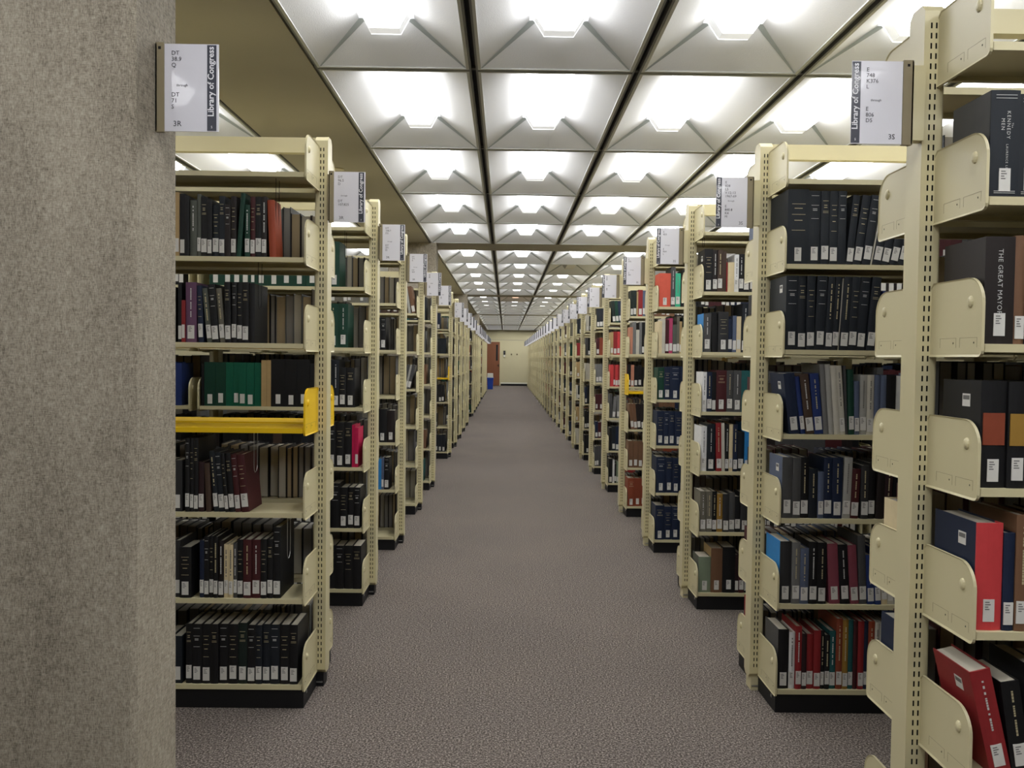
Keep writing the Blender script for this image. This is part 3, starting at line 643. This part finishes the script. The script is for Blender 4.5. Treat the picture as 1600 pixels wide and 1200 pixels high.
for side, k in [('L', i) for i in range(1, 24)]+[('R', i) for i in range(0, 28)]:
    xa, xb = bounds(side, k)
    Ys = yc(k)-DEP+0.018
    for lev in range(1, 7):
        empty_row = (side, k) in YEL and lev == 3
        far = k > 5
        # camera-side row
        if not empty_row:
            lst = []; key = (side, k, lev); xe = xa
            if key in ROWS:
                u0, txt = ROWS[key]; z = levels(side, k)[lev]; sc = Ys/(F_PX*1.0)
                v = 600+(EYE-z)*F_PX/Ys-40
                x = max(xat(u0, v, Ys), xa if side == 'R' else -9); pl = 0.0; h = 0.23; start = x; prevh = 0.2
                for t in txt.split():
                    c, w_, h_, ln, fl = TOK.match(t).groups(); w_ = float(w_)*sc; h = float(h_)*sc if h_ else h; fl = fl or ''
                    th = 0.0
                    if ln: th = math.atan(float(ln[1:])*sc/h)*(1 if ln[0] == '>' else -1)
                    if th < pl: x += min(h, prevh)*(math.tan(pl)-math.tan(th))*0.98   # keep tops clear when the lean changes
                    tcorr = w_/math.cos(th)
                    if side == 'R' and x+tcorr+max(0, h*math.sin(th)) > xb: break
                    lst.append([x+tcorr/2, w_-0.0006, min(h, 0.302), c, th, fl]); x += tcorr+0.0003; pl = th; prevh = h
                if key in ENDS:
                    dx = min(xat(ENDS[key], v, Ys), xb-max(0, prevh*math.sin(pl)))-x
                    for t in lst: t[0] += dx
                    start = lst[0][0]-lst[0][1]/2
                    lst = [t for t in lst if t[0]-t[1]/2 > xa-0.002]
                if side == 'R':
                    if x+max(0, prevh*math.sin(pl))+0.02 < xb: lst += fill(side, k, lev, 0, x+max(0, prevh*math.sin(pl))+0.004, xb)
                elif k <= 5 and start-xa > 0.05: lst += fill(side, k, lev, 0, xa, start-0.004-max(0, (0.3*math.sin(-lst[0][4]) if lst[0][4] < 0 else 0)))
            elif side == 'L' and k in (3, 4, 5):      # these camera-side shelves stand half empty: the backs of the far-side books show
                if k == 5: lst = fill(side, k, lev, 0, xa, xb-rb.uniform(0.0, 0.05))
                else: lst = fill(side, k, lev, 0, xa, xb-rb.uniform(0.17, 0.25))
            else:
                if far:
                    reach = 0.36 if k < 12 else 0.2
                    a, c = (xa, min(xb, xa+reach)) if side == 'R' else (max(xa, xb-reach), xb-rb.choice((0, 0, 0.03, 0.1)))
                    lst = fill(side, k, lev, 0, a, c)
                else: lst = fill(side, k, lev, 0, xa, xb)
            commit(side, k, lev, 0, lst)
        # far-side row, spines turned away
        if empty_row and k in (1, 4): continue
        if k > 14: continue
        reach = 0.3 if far else 9
        a, c = (xa, min(xb, xa+reach)) if side == 'R' else (max(xa, xb-reach), xb)
        th = 'bk bk bb gy dg' if side == 'L' else None
        lst = fill(side, k, lev, 1, a, c, rb.uniform(0.2, 0.24) if lev == 1 or k == 1 else 0.285 if lev == 3 else 0.262, th)
        if (side, k, lev) in REARFIRST and lst:
            lst[0][3] = REARFIRST[(side, k, lev)]; lst[0][2] = 0.23 if lev == 4 else 0.24; lst[0][5] = 'i'
        elif side == 'R' and k == 0 and lst: lst = lst[2:]
        commit(side, k, lev, 1, lst)

PG = ['page', 'pageg', 'paget', 'pageg']
def spine_z(q): return 0.0
def build_book(q, mbs, T=None):         # writes cover, pages, label and lettering; local: spine faces -y, x centred, z up
    cov, pag, lab, let = mbs; w, h, d = q.w, q.h, q.d; fl = q.flags; c = 'b_'+q.col; t = 0.0026 if w > 0.012 else 0.0012
    full = T is None; sag = 0.0032 if (full and w > 0.01) else 0.0
    side_c = c
    mm = re.search(r's:([a-z]{2})', fl)
    if mm: side_c = 'b_'+mm.group(1)
    n = 5 if sag else 1
    outer = [(-w/2+w*i/n, -sag*math.sin(math.pi*i/n)) for i in range(n+1)] if sag else [(-w/2, 0), (w/2, 0)]
    cc = c if side_c == c else c
    prof = outer+[(w/2, d), (w/2-t, d), (w/2-t, 0.003), (-w/2+t, 0.003), (-w/2+t, d), (-w/2, d)]
    if side_c == c: cov.prism(prof, 0, h, 'z', c, T)
    else:
        cov.prism(outer+[(w/2, 0.03), (w/2-t, 0.03), (w/2-t, 0.003), (-w/2+t, 0.003), (-w/2+t, 0.004), (-w/2, 0.004)], 0, h, 'z', c, T)
        cov.box(-w/2, -w/2+t, 0.004, d, 0, h, side_c, T); cov.box(w/2-t, w/2, 0.03, d, 0, h, side_c, T)
    pm = PG[int(q.x*1000) % 4] if q.face == 1 else 'page'
    pag.box(-w/2+t+0.0002, w/2-t-0.0002, 0.0032, d-0.004, 0.003, h-0.004, pm, T)
    y0 = -sag-0.0002
    if 'r' in fl.split(':')[0]: return
    f0 = re.sub(r'[a-z]:[a-z]{1,2}', '', fl)
    if 'n' not in f0 and q.face == 0:
        lw = min(w*0.84, 0.026)
        z0 = min(0.012+((q.order*7+q.lev*3) % 5)*0.002, h*0.1); z1 = z0+0.052
        lab.box(-lw/2, lw/2, y0-0.0005, -sag*0.5, z0, z1, 'label', T)
        if full:
            for j in range(4): lab.box(-lw*0.34, -lw*0.34+lw*(0.3+0.1*((j*7+q.order) % 3)), y0-0.0007, y0-0.0005, z1-0.008-j*0.0055, z1-0.0055-j*0.0055, 'labelink', T)
    if not full: return
    col = 'gold' if (q.order*7+q.lev) % 3 else 'silver'
    if q.col in ('wh', 'ow', 'lg', 'cr', 'tn', 'mt'): col = 'labelink'
    if q.col == 'br': col = 'b_mr'
    mt = re.search(r't:([a-z])', fl)
    if mt:
        for s, sz, xo, zb in TEXTS[mt.group(1)]:
            me = text_mesh(s, sz, 'b_bk' if mt.group(1) == 'p' else 'silver', sp=1.3 if mt.group(1) == 'k' else 1.1)
            for v in me.vertices: v.co = (v.co.z+xo-0.002, y0-0.0006, 0)if False else (v.co.z+xo, y0-0.0006, -v.co.x+zb+me['w']+me['x0'])
            q.texts = getattr(q, 'texts', [])+[me]
        if mt.group(1) == 'k':
            for z in (h-0.012, h-0.019, 0.012, 0.008): let.box(-w*0.36, w*0.36, y0-0.0003, y0, z, z+0.0012, 'silver')
    elif 'g' in f0 and q.face == 0:
        k0 = (q.order+q.lev) % 3
        for z in ((0.93, 0.80, 0.62), (0.86, 0.72, 0.70), (0.80, 0.66, 0.45))[k0]: let.box(-w*0.32, w*0.32, y0-0.0003, y0, h*z, h*z+0.0013, col)
        for z in ((0.75, 0.73), (0.80, 0.77), (0.58, 0.74))[k0]: let.box(-w*0.2, w*0.18, y0-0.0003, y0, h*z, h*z+0.0022, col)
    elif 'v' in f0 and q.face == 0:
        rr = random.Random(q.order*31+q.lev); z = h*0.9; lw = min(0.0045, w*0.28)
        while z > h*0.42:
            s_ = rr.uniform(0.003, 0.007); let.box(-lw/2, lw/2, y0-0.0003, y0, z-s_, z, col); z -= s_+(0.0014 if rr.random() < 0.8 else 0.008)
    mm = re.search(r'p:([a-z]{2})', fl)
    if mm: let.box(-w*0.42, w*0.42, -sag-0.0006, -sag*0.3, h*0.40, h*0.70, 'b_'+mm.group(1))
    if 'c' in f0:
        lab.box(-w/2-0.0005, -w/2, 0.045, 0.078, h-0.062, h-0.032, 'label'); lab.box(-w/2-0.0007, -w/2-0.0005, 0.048, 0.075, h-0.046, h-0.036, 'labelink')

def basis(q):
    if q.face == 0: y = yc(q.k)-DEP+0.0+q.inset+0.004; R = Matrix.Rotation(0, 4, 'Z')
    else: y = yc(q.k)+DEP-0.0-q.inset-0.004; R = Matrix.Rotation(math.pi, 4, 'Z')
    th = q.lean; lift = abs(math.sin(th))*q.w/2
    return Matrix.Translation((q.x+0.0, y, q.z+lift+0.0004)) @ Matrix.Rotation(th, 4, 'Y') @ R
def visible_px(q):                      # how much of the book the photo shows, roughly
    Yb = yc(q.k)+(-DEP if q.face == 0 else 0.06)
    u0, u1 = sorted((uof(q.x-q.w/2, Yb, q.z+0.1), uof(q.x+q.w/2, Yb, q.z+0.1)))
    if q.side == 'L':
        lo = 287 if q.k == 1 else max(287, uof(XL, yc(q.k-1)+0.04, q.z)) if q.k != 7 else 686
        hi = uof(XL, yc(q.k)-DEP, q.z)
    else:
        lo = 0; hi = min(1600, uof(XR, yc(q.k-1)+0.04, q.z)) if q.k > 0 else 1600
    u0c, u1c = max(u0, lo), min(u1, hi) if q.side == 'R' else min(u1, 1e9)
    if u1c <= u0c: return 0
    a = (u1c-u0c)*q.h*F_PX/Yb
    if q.face == 1: a *= FRONTCLEAR.get((q.side, q.k, q.lev), lambda x: 0.1)(q.x)
    return a
FRONTCLEAR = {}
for key in {(q.side, q.k, q.lev) for q in BOOKS}:
    fr = [q for q in BOOKS if (q.side, q.k, q.lev) == key and q.face == 0]
    end = max([q.x+q.w/2 for q in fr], default=-9)
    if key[0] == 'L': FRONTCLEAR[key] = (lambda e, kk: lambda x: 0.9 if x*(yc(kk)-DEP)/(yc(kk)+0.06) > e-0.05 else 0.12)(end, key[1])
    else: FRONTCLEAR[key] = lambda x: 0.08
for q in BOOKS: q.vis = visible_px(q)
order = sorted(BOOKS, key=lambda q: -q.vis)
INDIV = set(id(q) for q in order[:298] if q.vis > 0)
SHELFW = ['', 'top shelf', 'second shelf', 'third shelf', 'fourth shelf', 'fifth shelf', 'bottom shelf']
bulk = MB(); nb_ = 0
for q in BOOKS:
    T = basis(q)
    if id(q) in INDIV:
        mbs = (MB(), MB(), MB(), MB()); build_book(q, mbs)
        o = mbs[0].build('book'); o.matrix_world = T
        mbs[1].build('page_block', o)
        if mbs[2].v: mbs[2].build('call_label', o)
        if mbs[3].v: mbs[3].build('spine_lettering', o)
        for me in getattr(q, 'texts', []): link_mesh('title_lettering', me, o)
        case = '%s %s bookcase' % (ORD[q.k+(1 if q.side == 'R' else 0)], 'right' if q.side == 'R' else 'left')
        words = PAL[q.col][1]
        if q.face == 1: lab = 'book showing page edges, %s from the upright, far side %s, %s' % (ORD[q.order] if q.order < 30 else 'last', SHELFW[q.lev], case)
        else:
            st = ' leaning left' if q.lean < -0.03 else ' leaning right' if q.lean > 0.03 else ''
            f0 = re.sub(r'[a-z]:[a-z]{1,2}', '', q.flags)
            wd = 'thick ' if q.w > 0.042 else 'slim ' if q.w < 0.018 else ''
            lab = '%s%s book%s, %s from the upright, %s, %s' % (wd, words, st, ORD[q.order], SHELFW[q.lev], case)
        tag(o, lab, 'book', 'books on the %s of the %s' % (SHELFW[q.lev]+(' far side' if q.face else ''), case))
    else:
        cv = MB(); build_book(q, (cv, cv, cv, cv), Matrix.Identity(4))
        n = len(bulk.v); bulk.v += [tuple(T @ Vector(p)) for p in cv.v]; bulk.f += [tuple(n+i for i in f) for f in cv.f]
        mp = [bulk.mi(mm) for mm in cv.mats]; bulk.m += [mp[i] for i in cv.m]; nb_ += 1
for sd, k in BAY2:                      # the bookcases joined behind
    a0, c0 = bounds(sd, k); sh = (BAY+0.045)*(1 if sd == "R" else -1)
    for lev in range(1, 7):
        for face in (0, 1):
            row = fill(sd, k, lev, face, a0+sh+0.012, c0+sh-0.012, 0.26)
            if (sd, k, lev, face) == ('L', 2, 3, 0): row[-1][3] = 'bl'; row[-1][2] = 0.235; row[-2][3] = 'bl'
            for i, t in enumerate(row):
                q = Book(); q.__dict__.update(side=sd, k=k, lev=lev, face=face, x=t[0], w=t[1], h=t[2], col=t[3], lean=0.0, flags=t[5], order=i, d=0.17, z=LEV[lev], inset=0.012)
                cv = MB(); build_book(q, (cv, cv, cv, cv), Matrix.Identity(4)); T = basis(q)
                n = len(bulk.v); bulk.v += [tuple(T @ Vector(p)) for p in cv.v]; bulk.f += [tuple(n+i for i in f) for f in cv.f]
                mp = [bulk.mi(mm) for mm in cv.mats]; bulk.m += [mp[i] for i in cv.m]
o = bulk.build('rows_of_books'); tag(o, 'densely packed library books filling the farther shelves and hidden shelf backs', 'books', kind='stuff')
print('BOOKS', len(BOOKS), 'individual', len(INDIV), 'bulk', nb_, 'min vis', order[297].vis)
# hanging wire supports, soffit cover
def tube(b, pts, r, m, n=6):
    prev = None
    for i, p in enumerate(pts):
        p = Vector(p); d = (Vector(pts[min(i+1, len(pts)-1)])-Vector(pts[max(i-1, 0)])).normalized()
        a = d.cross(Vector((1, 0, 0))); a = a.normalized() if a.length > 0.1 else Vector((0, 0, 1)); c = d.cross(a)
        ring = [p+(a*math.cos(2*math.pi*j/n)+c*math.sin(2*math.pi*j/n))*r for j in range(n)]
        if prev:
            for j in range(n): b.quad([prev[j], prev[(j+1) % n], ring[(j+1) % n], ring[j]], m)
        prev = ring
def wire_support(u, side, k, lev, m, drop, words):   # hairpin of wire hanging from the shelf above the books
    y = yc(k)-DEP+0.02; z = levels(side, k)[lev]-0.019; x = xat(u, 600, y); b = MB()
    pts = [(x, y+0.01, z), (x, y+0.01, z-drop*0.8), (x, y+0.014, z-drop*0.93), (x, y+0.026, z-drop), (x, y+0.045, z-drop*0.97), (x, y+0.055, z-drop*0.85), (x, y+0.058, z)]
    tube(b, pts, 0.0012, m); tag(b.build('wire_book_support'), words, 'wire book support', 'wire supports hanging under shelves')
wire_support(429, 'L', 1, 0, 'black', 0.19, 'dark hairpin wire hanging above the rust orange book, top shelf of first left bookcase')
wire_support(402, 'L', 1, 1, 'black', 0.18, 'dark hairpin wire hanging beside the last black book, second shelf of first left bookcase')
wire_support(396, 'L', 1, 3, 'screw', 0.16, 'silver hairpin wire hanging under the yellow shelf, first left bookcase')
wire_support(449, 'L', 1, 4, 'screw', 0.17, 'silver hairpin wire hanging over the fifth shelf, first left bookcase')
wire_support(537, 'L', 2, 0, 'black', 0.15, 'dark hairpin wire hanging above the green book, second left bookcase')
wire_support(1097, 'R', 2, 0, 'black', 0.06, 'short dark wire hanging under the top board of the third right bookcase')
b = MB(); p0 = ray(527, 264); p0 = p0*((ZC-EYE)/p0.z); cx_, cy_ = p0.x, p0.y
b.prism([(cx_+0.05*math.cos(t*math.pi/12), cy_+0.05*math.sin(t*math.pi/12)) for t in range(24)], ZC-0.006, ZC-0.0005, 'z', 'cream')
tag(b.build('ceiling_cover_plate'), 'small round cream cover plate on the brown soffit above the first left sign', 'cover plate')
